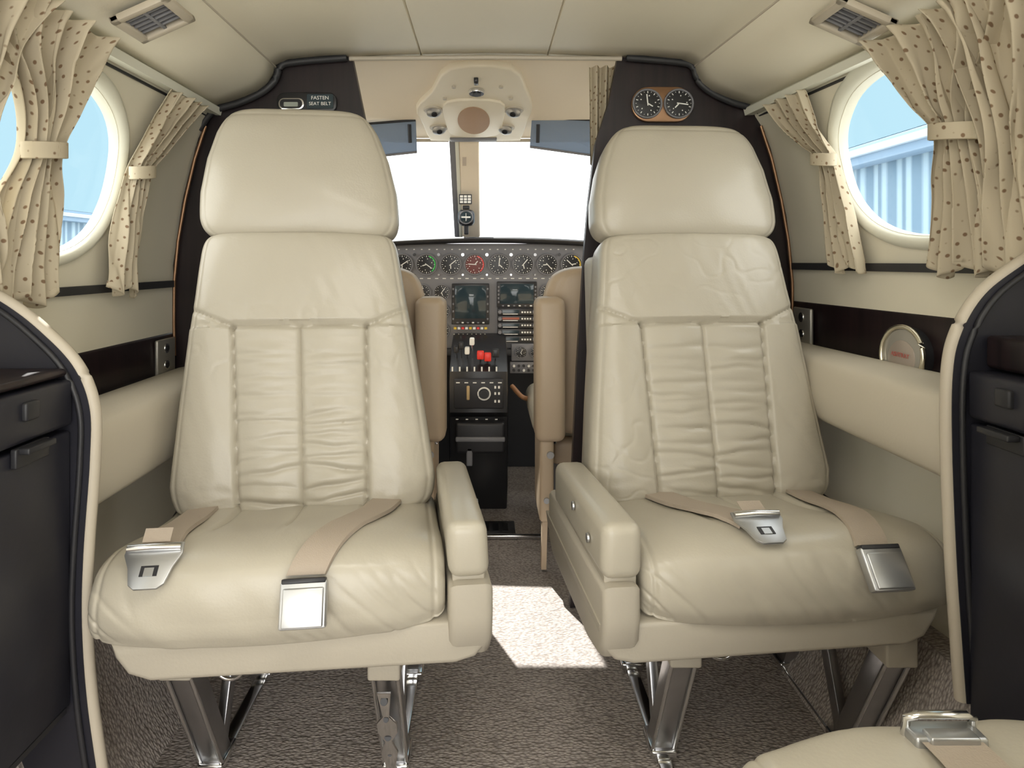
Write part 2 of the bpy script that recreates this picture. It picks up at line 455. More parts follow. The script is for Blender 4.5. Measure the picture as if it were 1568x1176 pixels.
# ------------------------------------------------------------------ curtains
def curtain(side, ctrl, folds, seed, tie=None, inset=.035):
    c0 = ctrl[0]; e = empty('window_curtain', (wx(side, c0[0], c0[1])-side*inset, c0[1], c0[0]))
    cs = catmull([(a, b, c) for a, b, c, d, g in ctrl], 12); ds = catmull([(d, g, 0) for a, b, c, d, g in ctrl], 12)
    rows = []; uv = []; L = 0; nu = 190
    for j, (p, q) in enumerate(zip(cs, ds)):
        z, yc, hw = p; dep, inb = q[0], q[1]
        if j: L += (Vector((cs[j][0], cs[j][1], 0))-Vector((cs[j-1][0], cs[j-1][1], 0))).length
        row = []
        for i in range(nu+1):
            u = i/nu*2-1
            w1 = noise.noise(Vector((u*1.6+seed*3, z*4.5, seed)))
            w2 = noise.noise(Vector((u*4.0+seed*5, z*9, seed+4)))
            ph = folds*pi*(u+.28*w1)+seed+w2*1.1
            s = math.sin(ph)
            n = (1 if s > 0 else -1)*abs(s)**.8*(.65+.7*abs(w1+.3))+.22*math.sin(ph*2.3+seed+z*11)+.5*w2
            y = yc+u*hw+.35*dep*math.cos(ph*1.0+z*6)
            zz = z+(.012*math.sin(ph*.5)+.010*w1 if j > len(cs)-4 else 0)
            x = wx(side, max(z, .7), y)-side*(inset+inb)-side*dep*n*.8
            row.append(Vector((x, y, zz)))
        ac = [0]
        for i in range(nu): ac.append(ac[-1]+(row[i+1]-row[i]).length)
        uv += [(a-ac[-1]/2, L) for a in ac]
        rows.append(row)
    V, F = grid(rows)
    o = mk('cloth', V, F, clothm, e, 75, uv)
    md = o.modifiers.new('s', 'SOLIDIFY'); md.thickness = .0012
    if tie:
        z, y, hw, dep = tie
        xc = wx(side, z, y)-side*(inset+ctrl[0][4]+.008)
        rows = []; tu = []
        for dz, gr in ((-.013, .0), (-.012, .002), (.012, .002), (.013, 0)):
            rows.append([(xc+math.cos(k*2*pi/28)*(dep+gr+.004), y+math.sin(k*2*pi/28)*(hw+gr+.006), z+dz+.006*math.sin(k*2*pi/28)) for k in range(28)])
            tu += [(k*.008+.1, dz+.5) for k in range(28)]
        v, f = grid(rows, cu=True); mk('tie_band', v, f, clothm, e, 60, tu)
        rbox('tie_snap', xc-.008, xc+.008, y+hw+.004, y+hw+.012, z-.006, z+.010, goldm, e, .003)
    return e
curtain(-1, [(1.215, .955, .150, .022, .02), (1.17, .965, .125, .022, .02), (1.09, .995, .062, .02, .02), (1.02, 1.00, .034, .017, .02), (.95, 1.0, .055, .018, .02), (.86, .995, .078, .02, .02), (.785, .995, .092, .02, .02)], 5, 1.3, (1.02, 1.00, .034, .02))
curtain(-1, [(1.215, .80, .12, .022, .03), (1.12, .81, .085, .022, .03), (1.02, .83, .05, .02, .03), (.9, .85, .07, .02, .03), (.785, .86, .085, .02, .03)], 5, 4.1)
curtain(-1, [(1.205, 1.42, .075, .016, .0), (1.15, 1.395, .058, .015, .0), (1.08, 1.35, .040, .013, .0), (1.03, 1.32, .028, .012, .0), (.96, 1.32, .034, .013, .0), (.87, 1.325, .043, .015, .0), (.79, 1.33, .050, .015, .0)], 3.5, 2.2, (1.03, 1.32, .028, .015))
curtain(1, [(1.215, .96, .150, .022, .03), (1.17, .965, .125, .022, .03), (1.10, .98, .066, .02, .03), (1.045, .98, .034, .017, .03), (.97, .985, .055, .018, .03), (.9, .99, .07, .02, .03), (.835, 1.0, .08, .02, .03)], 5, .4, (1.045, .98, .034, .02))
curtain(1, [(1.215, .83, .12, .022, .04), (1.12, .85, .085, .022, .04), (1.02, .87, .05, .02, .04), (.93, .88, .07, .02, .04), (.835, .88, .08, .02, .04)], 5, 3.0)
curtain(1, [(1.205, 1.42, .078, .016, 0), (1.15, 1.41, .062, .015, 0), (1.10, 1.375, .042, .013, 0), (1.06, 1.345, .028, .012, 0), (.98, 1.345, .036, .013, 0), (.9, 1.345, .046, .015, 0), (.835, 1.34, .052, .015, 0)], 3.5, 5.2, (1.06, 1.345, .028, .015))

e = empty('divider_curtain', (.30, 1.66, 1.2))
rows = []; uv = []
for j in range(24):
    z = 1.345-.25*j/23
    row = []
    for i in range(60):
        u = i/59; x = .262+u*.07*(1-.25*j/23); row.append((x, 1.66+.012*math.sin(u*18+z*5), z)); uv.append((u*.13, z))
    rows.append(row)
V, F = grid(rows); mk('cloth', V, F, clothm, e, 75, uv)

# ------------------------------------------------------------------ cabin seats
def se(x, n): return max(0, 1-abs(x)**n)**(1/n)
def pillow(name, B, T, hw, tf_, tb, disp, mat, parent, tf, nu=120, nv=150, n=5, m=7, MM=14, nrm=None):
    B = Vector(B); T = Vector(T); ax = (T-B).normalized(); X = Vector((1, 0, 0)); N = nrm or ax.cross(X).normalized()
    if N.y > 0 and nrm is None: N = -N
    rows = []
    for j in range(1, nv):
        v = (1-math.cos(pi*j/nv))/2; q = 2*v-1; e = se(q, m); ew = se(q, MM); C = B+(T-B)*v; w = hw(v)*ew
        row = []
        for i in range(nu+1):
            x = math.sin((i/nu-.5)*pi); f = se(x, n)
            row.append(C+X*x*w+N*(tf_*e*f+disp(x*w, v, x)*min(1, f*e*1.2)))
        for i in range(1, 24):
            x = -math.sin((i/24-.5)*pi); f = se(x, n)
            row.append(C+X*x*w-N*tb*e*f)
        rows.append([Vector(tf(p)) for p in row])
    V, F = grid(rows, cu=True, cap=True)
    return mk(name, V, F, mat, parent, 60)
def gro(d, s=.0035): return math.exp(-(d/s)**2)
def cl(x): return max(0., min(1., x))

PROF = [(.38, .36), (.375, .400), (.30, .408), (.20, .423), (.12, .440), (.065, .449), (.022, .442), (-.004, .420), (-.014, .388), (-.010, .357), (.015, .336), (.10, .332), (.25, .335)]
pp = catmull([(0, a, b) for a, b in PROF], 14, True)
def cush_pt(k):
    k = k % len(pp); a = pp[k-1]; b = pp[(k+1) % len(pp)]; t = (b-a).normalized()
    return pp[k], Vector((0, -t.z, t.y))*-1
p_, n_ = cush_pt(14*4)
NS = 1 if n_.z > 0 else -1
HWc = .237
def cush_bulge(xn, n):
    e = se(xn, 5)
    return -.040*(1-e)+(.008*cl(n.z*1.5)+.013*cl(-n.y*1.3))*math.cos(xn*pi/2)

def make_seat(name, ox, oy, rot, lean, arm, topz=1.165, seed=0, belts=None, dz=0):
    cr, sr = math.cos(rot), math.sin(rot)
    par = empty(name, (ox, oy, 0))
    def tf(p):
        x, y, z = p
        x2 = x+lean*max(0, z-.42)/.74
        return Vector((ox+x2*cr-y*sr, oy+x2*sr+y*cr, z+dz))
    HW = [(0, .232), (.1, .238), (.35, .226), (.62, .211), (.75, .202), (.9, .194), (1, .190)]
    rnd = random.Random(seed)
    creases = {}
    for h in (-1, 1):
        c_ = []
        for k in range(13):
            low = 1-k/12
            v0 = .05+.50*(k/12)+rnd.uniform(-.014, .014)
            c_.append((v0, rnd.uniform(-.26, .26)*(1 if k < 8 else .3), rnd.uniform(.35, 1)*(.5+.6*low), rnd.uniform(-1, 1)*.35, rnd.uniform(-.1, .5), rnd.uniform(.6, 1.4)))
        creases[h] = c_
    def dback(x, v, xn):
        ax = abs(x); d = 0
        iw = .112+.012*v/.64
        ins = ax < iw and v < .638
        d += .010*math.cos(min(1, abs(xn))*pi/2)*(1 if v > .66 else .4)
        if v < .645:
            d -= .007*gro(ax-iw)
            d -= .005*gro(x, .003)
        if ax < iw+.004: d -= .007*gro((v-.638)*.5)
        if ax >= iw-.004:
            vs = .638+(ax-iw)/.085*.075
            d -= .006*gro((v-vs)*.5*.8)
        d -= .0018*gro((1-abs(xn))*.2-.012, .003)
        if ins:
            h = 1 if x > 0 else -1; t = ax/iw
            d += .007*math.sin(pi*t)-.003
            for (v0, sl, am, cv, t0, tl) in creases[h]:
                vv = v0+sl*(t-.5)*.12+cv*(t-.5)**2*.12+.007*noise.noise(Vector((t*3, v0*30, seed+h)))
                dd = (v-vv)*.5
                if abs(dd) < .03:
                    k = cl(1.15-abs((t-t0-.3)/tl))
                    d -= am*.0047*k*gro(dd, .0036)
                    d += am*.0028*k*gro(dd-.010, .008)
            d += .0020*noise.noise(Vector((x*10+seed, v*26, h*3.)))
        else:
            if v < .64:
                t = (ax-iw)/max(.01, (.225-iw)); d += .007*math.sin(pi*cl(t))
            d += .0024*noise.noise(Vector((x*12, v*5+seed, 2.)))
            d += .0008*noise.noise(Vector((x*50+v*10, v*9+seed, 5.)))
            d -= .0010*gro(noise.noise(Vector((x*14+v*8, v*9-x*10+seed, 6.))), .06)*cl(.5+2*noise.noise(Vector((x*5, v*4, seed+2.))))
        if v < .12: d += .004*noise.noise(Vector((x*30, v*30, seed)))*(1-v/.12)
        return d
    pillow('backrest', (0, .335, .385), (0, .475, .893), lambda v: interp(HW, v), .065, .05, dback, leather, par, tf, 190, 230, 6, 12, 16)
    HH = [(0, .196), (.15, .199), (.35, .197), (.6, .184), (.8, .166), (.93, .150), (1, .142)]
    def dhead(x, v, xn):
        d = .014*math.cos(xn*pi/2)*math.sin(pi*min(1, v*1.05))
        d -= .0022*gro((1-abs(xn))*.2-.014, .003)
        d -= .0015*gro((v-.93)*.28, .003)
        d += .0018*noise.noise(Vector((x*12, v*5+seed, 9.)))
        return d
    pillow('headrest', (0, .470, .886), (0, .530, topz), lambda v: interp(HH, v), .060, .045, dhead, leather, par, tf, 90, 110, 5, 6, 8)
    nx = 150; rows = []
    for i in range(nx+1):
        xn = math.sin((i/nx-.5)*pi); x = xn*HWc; row = []
        for k in range(len(pp)):
            p, n = cush_pt(k); n = n*NS
            d = cush_bulge(xn, n)
            wt = cl((n.z-.3)*3)*(1 if p.y < .37 else 0)
            fd = cl((p.y-.06)/.08)*wt
            d -= fd*(.006*gro(abs(x)-.105)+.004*gro(x, .003)+.004*cl((.107-abs(x))/.01))
            if p.z > .345 or n.z > 0:
                d += .0032*noise.noise(Vector((x*14+p.z*18, p.z*14+p.y*8, seed+1.)))
                c1 = noise.noise(Vector((x*26+p.z*26, p.z*5+p.y*5, seed+7.)))
                c3 = cl(.5+1.5*noise.noise(Vector((x*9, p.z*9, seed+11.))))
                d -= .0030*gro(c1, .10)*cl((.44-p.z)/.04)*cl((.06-p.y)/.03)*c3
            d -= .0022*gro((1-abs(xn))*.23-.016, .003)
            q = p+n*d
            row.append(tf((x, q.y, q.z)))
        rows.append(row)
    V, F = grid(rows, cu=True, cap=True); mk('seat_cushion', V, F, leather, par, 60)
    s = arm
    def apron():
        w0, w1 = (-.205, .30)
        P_ = [(w0, .346), (w0+.006, .327), (w0+.022, .304), (w0+.05, .293), (w1-.05, .287), (w1-.022, .294), (w1-.004, .314), (w1, .346)]
        if s == 0: P_ = [(min(a, .22), b) for a, b in P_[:5]]+[(.22, .346)]
        return P_ if s >= 0 else [(-a, b) for a, b in P_][::-1]
    prism('base_apron', apron(), -.004, .42, shellm, par, 'y', r=.008, seg=3, tf=tf)
    rbox('back_shell', -.19, .19, .40, .50, .30, .86, shellm, par, .02, 3, tf, warp=lambda c: (c.x, c.y+.09*(c.z-.3)/.56, c.z))
    if arm:
        x0, x1 = (.240, .298) if s > 0 else (-.298, -.240)
        wf = lambda c: (c.x, c.y, c.z-(.018 if c.y > .1 else 0))
        rbox('armrest_pad', x0, x1, -.012, .34, .408, .487, leather, par, .016, 4, tf, warp=wf)
        sp_ = [(-.018, .404), (-.020, .36), (-.012, .320), (.015, .290), (.08, .278), (.36, .278), (.40, .30), (.40, .392), (.2, .397)]
        prism('armrest_side_panel', sp_, x0, x1+.004*s, shellm, par, 'x', r=.012, seg=3, tf=tf)
        rbox('arm_gap', x0+.006, x1-.006, 0, .33, .396, .412, shellm, par, .002, 1, tf)
        for yy, zz in ((.06, .44), (.16, .45)):
            xs = x0-.002 if s < 0 else x1
            p = tf((xs, yy, zz)); nn = (tf((xs+s, yy, zz))-tf((xs, yy, zz)))
            disc('arm_button', p, nn, .007, .003, satin, par, 18)
    def surf(x, k, off=.006):
        k0 = int(k); p, n = cush_pt(k0); p2, n2 = cush_pt(k0+1); t = k-k0
        p = p*(1-t)+p2*t; n = ((n*(1-t)+n2*t)*NS).normalized()
        xn = min(.985, abs(x)/HWc)
        q = p+n*(off+cush_bulge(xn, n))
        return Vector((x, q.y, q.z)), n
    def belt(xb_, xf, kb, kf, wid):
        N_ = 70; rows = []
        for i in range(N_+1):
            t = i/N_; k = kb+(kf-kb)*t; x = xb_+(xf-xb_)*t
            row = []
            for uu in (-1, -.96, 0, .96, 1):
                row.append(tf(surf(x+uu*wid/2, k, .0075 if abs(uu) < .97 else .002)[0]))
            rows.append(row)
        V, F = grid(rows); mk('belt_webbing', V, F, beltm, par, 60)
    if belts:
        (ab, af, kf1), (bb, bf, kf2) = belts
        def local(q, n, yaw=0):
            t = Vector((0, n.z, -n.y)).normalized()
            if t.y > 0 and n.z > .3 or t.z > 0: t = -t
            X = Vector((1, 0, 0))
            X, t = X*math.cos(yaw)+t*math.sin(yaw), t*math.cos(yaw)-X*math.sin(yaw)
            return lambda p: tf(q+X*p[0]+t*p[1]+n*p[2])
        belt(ab, af, 20, kf1, .055)
        q, n = surf(af, kf1+3, .012); L = local(q, n)
        out = [(-.036, -.028), (.036, -.028), (.037, -.012), (.028, .006), (.022, .028), (.014, .034), (-.014, .034), (-.022, .028), (-.028, .006), (-.037, -.012)]
        prism('latch_plate', out, -.002, .002, satin, par, 'z', r=.0008, seg=2, tf=L)
        prism('latch_slot', [(-.011, .004), (.011, .004), (.011, .018), (-.011, .018)], -.0025, .0028, darkm, par, 'z', tf=L)
        prism('latch_slot_inner', [(-.006, .007), (.006, .007), (.006, .018), (-.006, .018)], -.0025, .0034, satin, par, 'z', tf=L)
        tube('latch_bar', [L((-.034, -.02, .004)), L((0, -.02, .006)), L((.034, -.02, .004))], .005, chrome, par)
        rbox('belt_label', -.018, .018, -.048, -.028, .003, .0042, beltm, par, 0, 1, tf=L)
        belt(bb, bf, 20, kf2, .052)
        q, n = surf(bf, kf2+4, .012); L = local(q, n)
        rbox('buckle_body', -.030, .030, -.008, .048, -.006, .010, satin, par, .003, 2, tf=L)
        rbox('buckle_lift_cover', -.026, .026, .0, .046, .009, .014, satin, par, .002, 2, tf=L)
        rbox('buckle_dark_slot', -.028, .028, -.011, -.005, -.004, .011, darkm, par, .001, 1, tf=L)
    return par, tf

rotdeg = math.radians
L_seat, ltf = make_seat('airplane_seat', -.292, .885, rotdeg(7), -.044, 1, 1.161, 1, ((-.175, -.150, 87), (.165, .050, 98)))
R_seat, rtf = make_seat('airplane_seat', .455, .935, rotdeg(5), .010, -1, 1.138, 8, ((-.130, -.055, 80), (.165, .094, 93)))

def legs(par, xs, yoff, detail):
    for i, X in enumerate(xs):
        rbox('leg_bracket', X-.024, X+.024, .95+yoff, 1.02+yoff, .238, .298, shellm, par, .004)
        prism('front_leg', [(.962+yoff, .245), (1.002+yoff, .245), (1.125+yoff, .012), (1.085+yoff, .012)], X-.018, X+.018, steel, par, 'x', r=.003)
        tube('leg_edge', [(X-.018, .960+yoff, .243), (X-.018, 1.083+yoff, .012)], .0035, chrome, par)
        tube('leg_edge', [(X+.018, .960+yoff, .243), (X+.018, 1.083+yoff, .012)], .0035, chrome, par)
        prism('brace', [(1.10+yoff, .02), (1.13+yoff, .02), (1.235+yoff, .28), (1.205+yoff, .28)], X-.008, X+.008, steel, par, 'x', r=.002)
        prism('rear_leg', [(1.20+yoff, .28), (1.24+yoff, .28), (1.36+yoff, .012), (1.32+yoff, .012)], X-.014, X+.014, steel, par, 'x', r=.003)
        for yy in (1.10, 1.34):
            rbox('foot', X-.022, X+.022, yy-.03+yoff, yy+.035+yoff, .008, .024, chrome, par, .004)
            disc('foot_bolt', (X, yy+yoff-.012, .024), (0, 0, 1), .009, .010, steel, par, 12)
        rbox('floor_rail', X-.012, X+.012, 1.04+yoff, 1.56, .001, .010, chrome, par, .002)
    if detail is not None:
        X = xs[detail]
        prism('ratchet_plate', [(-.012, .0), (.012, .0), (.008, .03), (.013, .06), (.005, .085), (.015, .105), (.015, .125), (.005, .14), (.010, .19), (-.010, .19), (-.005, .14), (-.015, .125), (-.015, .105), (-.005, .085), (-.013, .06), (-.008, .03)], 0, .006, chrome, par, 'z', r=.001,
              tf=lambda c: (X+c.x, 1.062-.085*c.y/.19-.02+c.z*-1, .03+c.y))
        for k in range(5):
            t = k/4
            disc('ratchet_hole', (X, 1.035-.078*t, .045+.16*t), (0, -1, .45), .004 if k % 2 else .0055, .004, darkm, par, 14)
legs(L_seat, (-.455, -.150), 0, 1)
legs(R_seat, (.300, .625), .03, None)
for par, X, Y in ((L_seat, -.385, .98), (R_seat, .37, 1.03)):
    tube('under_seat_hook', [(X+.022*math.cos(a), Y, .245+.022*math.sin(a)) for a in [pi+i*pi/12 for i in range(13)]]+[(X+.022, Y, .29)], .003, chrome, par)
    tube('under_seat_lever', [(X+.02, Y, .235), (X+.026, Y+.05, .29)], .003, chrome, par)

A_seat, atf = make_seat('airplane_seat', .459, .594, rotdeg(180), 0, 0, 1.15, 15, None, dz=-.020)
rbox('seat_pedestal', .30, .60, .25, .53, .005, .26, steel, A_seat, .01)
tube('buckle_loop', [(.366, .572, .436), (.366, .569, .452), (.374, .566, .457), (.416, .566, .457), (.424, .569, .452), (.424, .572, .436)], .0035, chrome, A_seat)
rbox('buckle_frame', .364, .426, .552, .576, .435, .446, satin, A_seat, .003)
rbox('buckle_inner', .374, .416, .548, .562, .441, .449, satin, A_seat, .002)
rows = [[(x, y, z) for x in (.368, .420)] for y, z in ((.56, .443), (.53, .4445), (.5, .444), (.42, .436), (.3, .422))]
v, f = grid(rows); mk('belt_webbing', v, f, beltm, A_seat, 60)

# ------------------------------------------------------------------ side cabinets with curved partition
def cabinet(side, curve, yp, topz, face, ztop2):
    e = empty('side_cabinet', (face+side*.06, .78, .45))
    cv = catmull([(a, yp, b) for a, b in curve], 8)
    W = lambda z: wx(side, z, yp)-side*.004
    zt, zb = curve[0][1], curve[-1][1]
    poly = [(p.x, p.z) for p in cv]+[(W(zb), zb), (W(.45), .45), (W(.65), .65), (W(zt), zt)]
    prism('partition', poly, yp-.010, yp+.010, cabm, e, 'y')
    tube('edge_trim', [(p.x, p.y, p.z) for p in cv], .0088, trimm, e, 12)
    tube('edge_trim_inner', [(p.x+side*.012, p.y-.012, p.z-.004) for p in cv[2:]], .004, darkm, e, 8)
    xa, xb = (face, W(.45)-side*.02)
    x0, x1 = min(xa, xb), max(xa, xb)
    rbox('cabinet_body', x0, x1, .665, yp-.011, .245, topz-.07, cabm, e, .004)
    rbox('top_drawer', x0-(.004 if side > 0 else 0), x1+(.004 if side < 0 else 0), .665, yp-.012, topz-.062, topz, cabm, e, .006)
    rbox('upper_tray', x0+.02, x1-.002, .665, yp-.012, topz+.004, ztop2, woodm, e, .006)
    rbox('toe_panel', x0, x1, .665, yp-.02, .241, .250, darkm, e, 0)
    s = -side; xf = face
    rbox('latch_plate', xf-(.004 if s < 0 else 0), xf+(.008 if s > 0 else 0), .775, .835, topz-.088, topz-.064, darkm, e, .002)
    rbox('latch_pull', xf+s*.004 if s > 0 else xf-.020, xf+.020 if s > 0 else xf-.004, .780, .830, topz-.072, topz-.064, darkm, e, .002)
    rbox('drawer_knob', xf if s > 0 else xf-.010, xf+.010 if s > 0 else xf, .79, .815, topz-.035, topz-.012, darkm, e, .003)
cabinet(-1, [(-.70, .815), (-.655, .79), (-.612, .757), (-.565, .708), (-.542, .652), (-.541, .58), (-.550, .45), (-.552, .355), (-.545, .25), (-.53, .14), (-.522, .06)], .90, .69, -.566, .705)
cabinet(1, [(.76, .872), (.715, .845), (.665, .806), (.634, .755), (.622, .70), (.621, .6), (.627, .45), (.635, .33), (.640, .26)], .88, .705, .642, .752)

for side, z in ((-1, .625), (1, .698)):
    X = wx(side, z, 1.545)
    e = empty('wall_outlet_plate', (X, 1.545, z))
    rbox('plate', min(X-side*.007, X-side*.016), max(X-side*.007, X-side*.016), 1.50, 1.585, z-.042, z+.042, M('plate_metal', (.45, .43, .38), .4, .6), e, .004)
    for dz in (-.02, .02):
        disc('socket', (X-side*.014, 1.54, z+dz), (-side, 0, 0), .012, .004, chrome, e, 18)
        disc('socket_hole', (X-side*.018, 1.54, z+dz), (-side, 0, 0), .007, .001, blackg, e, 18)
X = wx(1, .69, 1.2)-.030
LY, LZ = 1.20, .678
e = empty('round_reading_light', (X, LY, LZ))
nn = (-1, -.12, .05)
disc('housing', (X+.028, LY, LZ), nn, .050, .024, darkm, e, 36)
ring('gold_rim', (X, LY-.004, LZ+.001), nn, .051, .0045, silverm, e)
disc('lens', (X+.003, LY-.003, LZ), nn, .047, .002, M('lens_glass', (.36, .34, .30), .12, .2), e, 36)
disc('lens_recess', (X+.002, LY-.003, LZ-.006), nn, .033, .0025, M('lens_inner', (.42, .36, .31), .2, .2), e, 30)
label('lens_text', 'ASHTRAY', (X-.003, LY-.004, LZ), .012, M('faded_red', (.50, .12, .10), .5), e, (pi/2, 0, -pi/2))

# ------------------------------------------------------------------ cockpit
rows = []
for y, z in ((1.62, 1.385), (1.7, 1.366), (1.9, 1.336), (2.1, 1.304), (2.27, 1.278), (2.29, 1.29)):
    rows.append([(x, y, z-.25*max(0, abs(x)-.38)**1.5*3) for x in [-.72+1.44*i/36 for i in range(37)]])
v, f = grid(rows); o = mk('ceiling.001', v, f, cockceil, None, 40)
md = o.modifiers.new('s', 'SOLIDIFY'); md.thickness = .015; md.offset = 1
prism('wall_header', [(-.52, 1.352), (.52, 1.352), (.52, 1.40), (-.52, 1.40)], 1.61, 1.625, cockceil, None, 'y')
for side, nm in ((-1, 'left'), (1, 'right')):
    X = side*.72
    rbox('wall_cockpit_'+nm, min(X, X+side*.02), max(X, X+side*.02), 1.626, 2.75, 0, .95, wallm, None, 0)
    rbox('pillar_'+nm, min(X, X+side*.02), max(X, X+side*.02), 1.626, 1.75, .951, 1.24, cockceil, None, 0)
    prism('pillar_front_'+nm, [(2.22, 1.24), (2.30, 1.24), (2.72, .952), (2.62, .952)], X, X+side*.02, cockceil, None, 'x')
rbox('wall_nose', -.72, .72, 2.70, 2.74, .001, .90, darkm, None, 0)

for k, (xa, xb) in enumerate(((-.70, -.132), (-.02, .70))):
    w = empty('window_%d' % (wi+1+k), ((xa+xb)/2, 2.45, 1.1))
    v, f = grid([[(xa, y, z), (xb, y, z)] for y, z in ((2.285, 1.275), (2.71, .93))]); mk('windshield_pane', v, f, glassm, w, 0)
    tube('pane_seal_top', [(xa, 2.28, 1.272), (xb, 2.28, 1.272)], .006, trimm, w)
e = empty('windshield_center_post', (-.06, 2.45, 1.1))
prism('post', [(2.255, 1.28), (2.30, 1.28), (2.70, .949), (2.648, .949)], -.098, -.026, cockceil, e, 'x', r=.008, seg=3)
prism('post_seal', [(2.262, 1.275), (2.29, 1.275), (2.69, .949), (2.66, .949)], -.130, -.108, panelm, e, 'x', r=.002)
prism('post_seal_light', [(2.258, 1.275), (2.29, 1.275), (2.69, .949), (2.655, .949)], -.110, -.097, frame_m, e, 'x', r=.002)
c = e
rbox('card_holder', -.103, -.055, 2.437, 2.442, 1.063, 1.10, darkm, c, .002)
for r_ in range(3):
    for q in range(3):
        rbox('card_cell', -.099+q*.0145, -.0875+q*.0145, 2.4355, 2.4372, 1.067+r_*.0105, 1.075+r_*.0105, whitem, c, 0)
rbox('upper_placard', -.086, -.072, 2.325, 2.328, 1.19, 1.222, M('placard', (.5, .42, .33), .5), c, 0)
c = empty('magnetic_compass', (-.077, 2.47, 1.01))
rbox('compass_case', -.108, -.046, 2.45, 2.53, .985, 1.045, blackg, c, .018, 4)
ring('compass_rim', (-.077, 2.449, 1.015), (0, -1, 0), .024, .003, panelm, c)
disc('compass_window', (-.077, 2.449, 1.015), (0, -1, 0), .022, .003, screenm, c, 24)
rbox('compass_card', -.094, -.060, 2.444, 2.446, 1.012, 1.018, whitem, c, 0)
rbox('compass_lubber', -.078, -.076, 2.4435, 2.446, 1.0, 1.03, whitem, c, 0)
rbox('compass_bracket', -.085, -.069, 2.47, 2.50, .952, .99, darkm, c, .003)
rbox('compass_cap', -.090, -.064, 2.44, 2.46, 1.045, 1.058, darkm, c, .003)

oc = empty('overhead_console', (-.035, 2.0, 1.30))
def roofz(y): return 1.366-(y-1.7)*.152
def roofP(x, y, dz): return (x, y, roofz(y)+dz)
out = catmull([(-.095, 1.70, 0), (.065, 1.70, 0), (.115, 1.85, 0), (.138, 1.97, 0), (.128, 2.10, 0), (.118, 2.23, 0), (.09, 2.255, 0), (-.165, 2.255, 0), (-.195, 2.23, 0), (-.205, 2.10, 0), (-.212, 1.97, 0), (-.155, 1.85, 0)], 3, True)
prism('console_body', [(p.x, p.y) for p in out], -.018, .004, consolem, oc, 'z', r=.006, seg=3, tf=lambda c: roofP(c.x, c.y, c.z))
out2 = catmull([(-.115, 1.90, 0), (.040, 1.90, 0), (.052, 2.05, 0), (.03, 2.18, 0), (-.105, 2.18, 0), (-.13, 2.05, 0)], 4, True)
prism('console_centre', [(p.x, p.y) for p in out2], -.026, -.014, consolem, oc, 'z', r=.004, seg=2, tf=lambda c: roofP(c.x, c.y, c.z))
disc('speaker_grille', roofP(-.04, 2.04, -.025), (0, -.15, -1), .050, .005, M('speaker_tan', (.42, .27, .17), .7, 0, 400, .6, .1), oc, 36, ry=.115)
for x, y in ((-.160, 1.97), (-.155, 2.12), (.082, 1.97), (.062, 2.12)):
    disc('eyeball_socket', roofP(x, y, -.016), (0, -.15, -1), .030, .006, trimm, oc, 24)
    disc('eyeball_vent', roofP(x, y, -.020), (.2 if x < 0 else -.2, -.55, -1), .022, .014, satin, oc, 24, r2=.014)
    disc('eyeball_nozzle', roofP(x+(.003 if x < 0 else -.003), y-.006, -.034), (.2 if x < 0 else -.2, -.55, -1), .009, .003, blackg, oc, 18)
disc('dome_light_ring', roofP(-.028, 1.83, -.020), (0, -.15, -1), .022, .008, chrome, oc, 24)
disc('dome_light_lens', roofP(-.028, 1.83, -.028), (0, -.15, -1), .014, .003, blackg, oc, 24)
rbox('console_hook', -.034, -.022, 1.745, 1.77, -.03, -.015, blackg, oc, .002, 1, tf=lambda c: roofP(c.x, c.y, c.z))
for x in (-.09, .04, -.12, .07):
    disc('switch', roofP(x, 1.80 if abs(x+.025) < .08 else 1.88, -.018), (0, -.15, -1), .006, .006, trimm, oc, 12)
rbox('mirror_strip', -.125, .035, 2.215, 2.245, -.024, -.016, panelm, oc, .003, 2, tf=lambda c: roofP(c.x, c.y, c.z))

for pts in ([(-.435, 2.10, 1.288), (-.228, 2.10, 1.304), (-.228, 2.14, 1.208), (-.395, 2.14, 1.190)], [(.146, 2.10, 1.312), (.40, 2.10, 1.302), (.395, 2.14, 1.190), (.142, 2.14, 1.225)]):
    c = empty('sun_visor', tuple(sum(p[k] for p in pts)/4 for k in range(3)))
    V = [Vector(p) for p in pts]+[Vector(p)+Vector((0, .006, 0)) for p in pts]
    F = [(0, 1, 2, 3), (7, 6, 5, 4), (0, 4, 5, 1), (1, 5, 6, 2), (2, 6, 7, 3), (3, 7, 4, 0)]
    mk('visor_panel', V, F, visorm, c, 30)
    tube('visor_lower_edge', [pts[3], pts[2]], .004, panelm, c)
    tube('visor_rod', [pts[0], pts[1]], .004, darkm, c)
    x = pts[1][0]-.02 if pts[0][0] < 0 else pts[0][0]+.02
    tube('visor_pivot', [(x, 2.10, 1.29), (x, 2.12, 1.235)], .006, darkm, c)

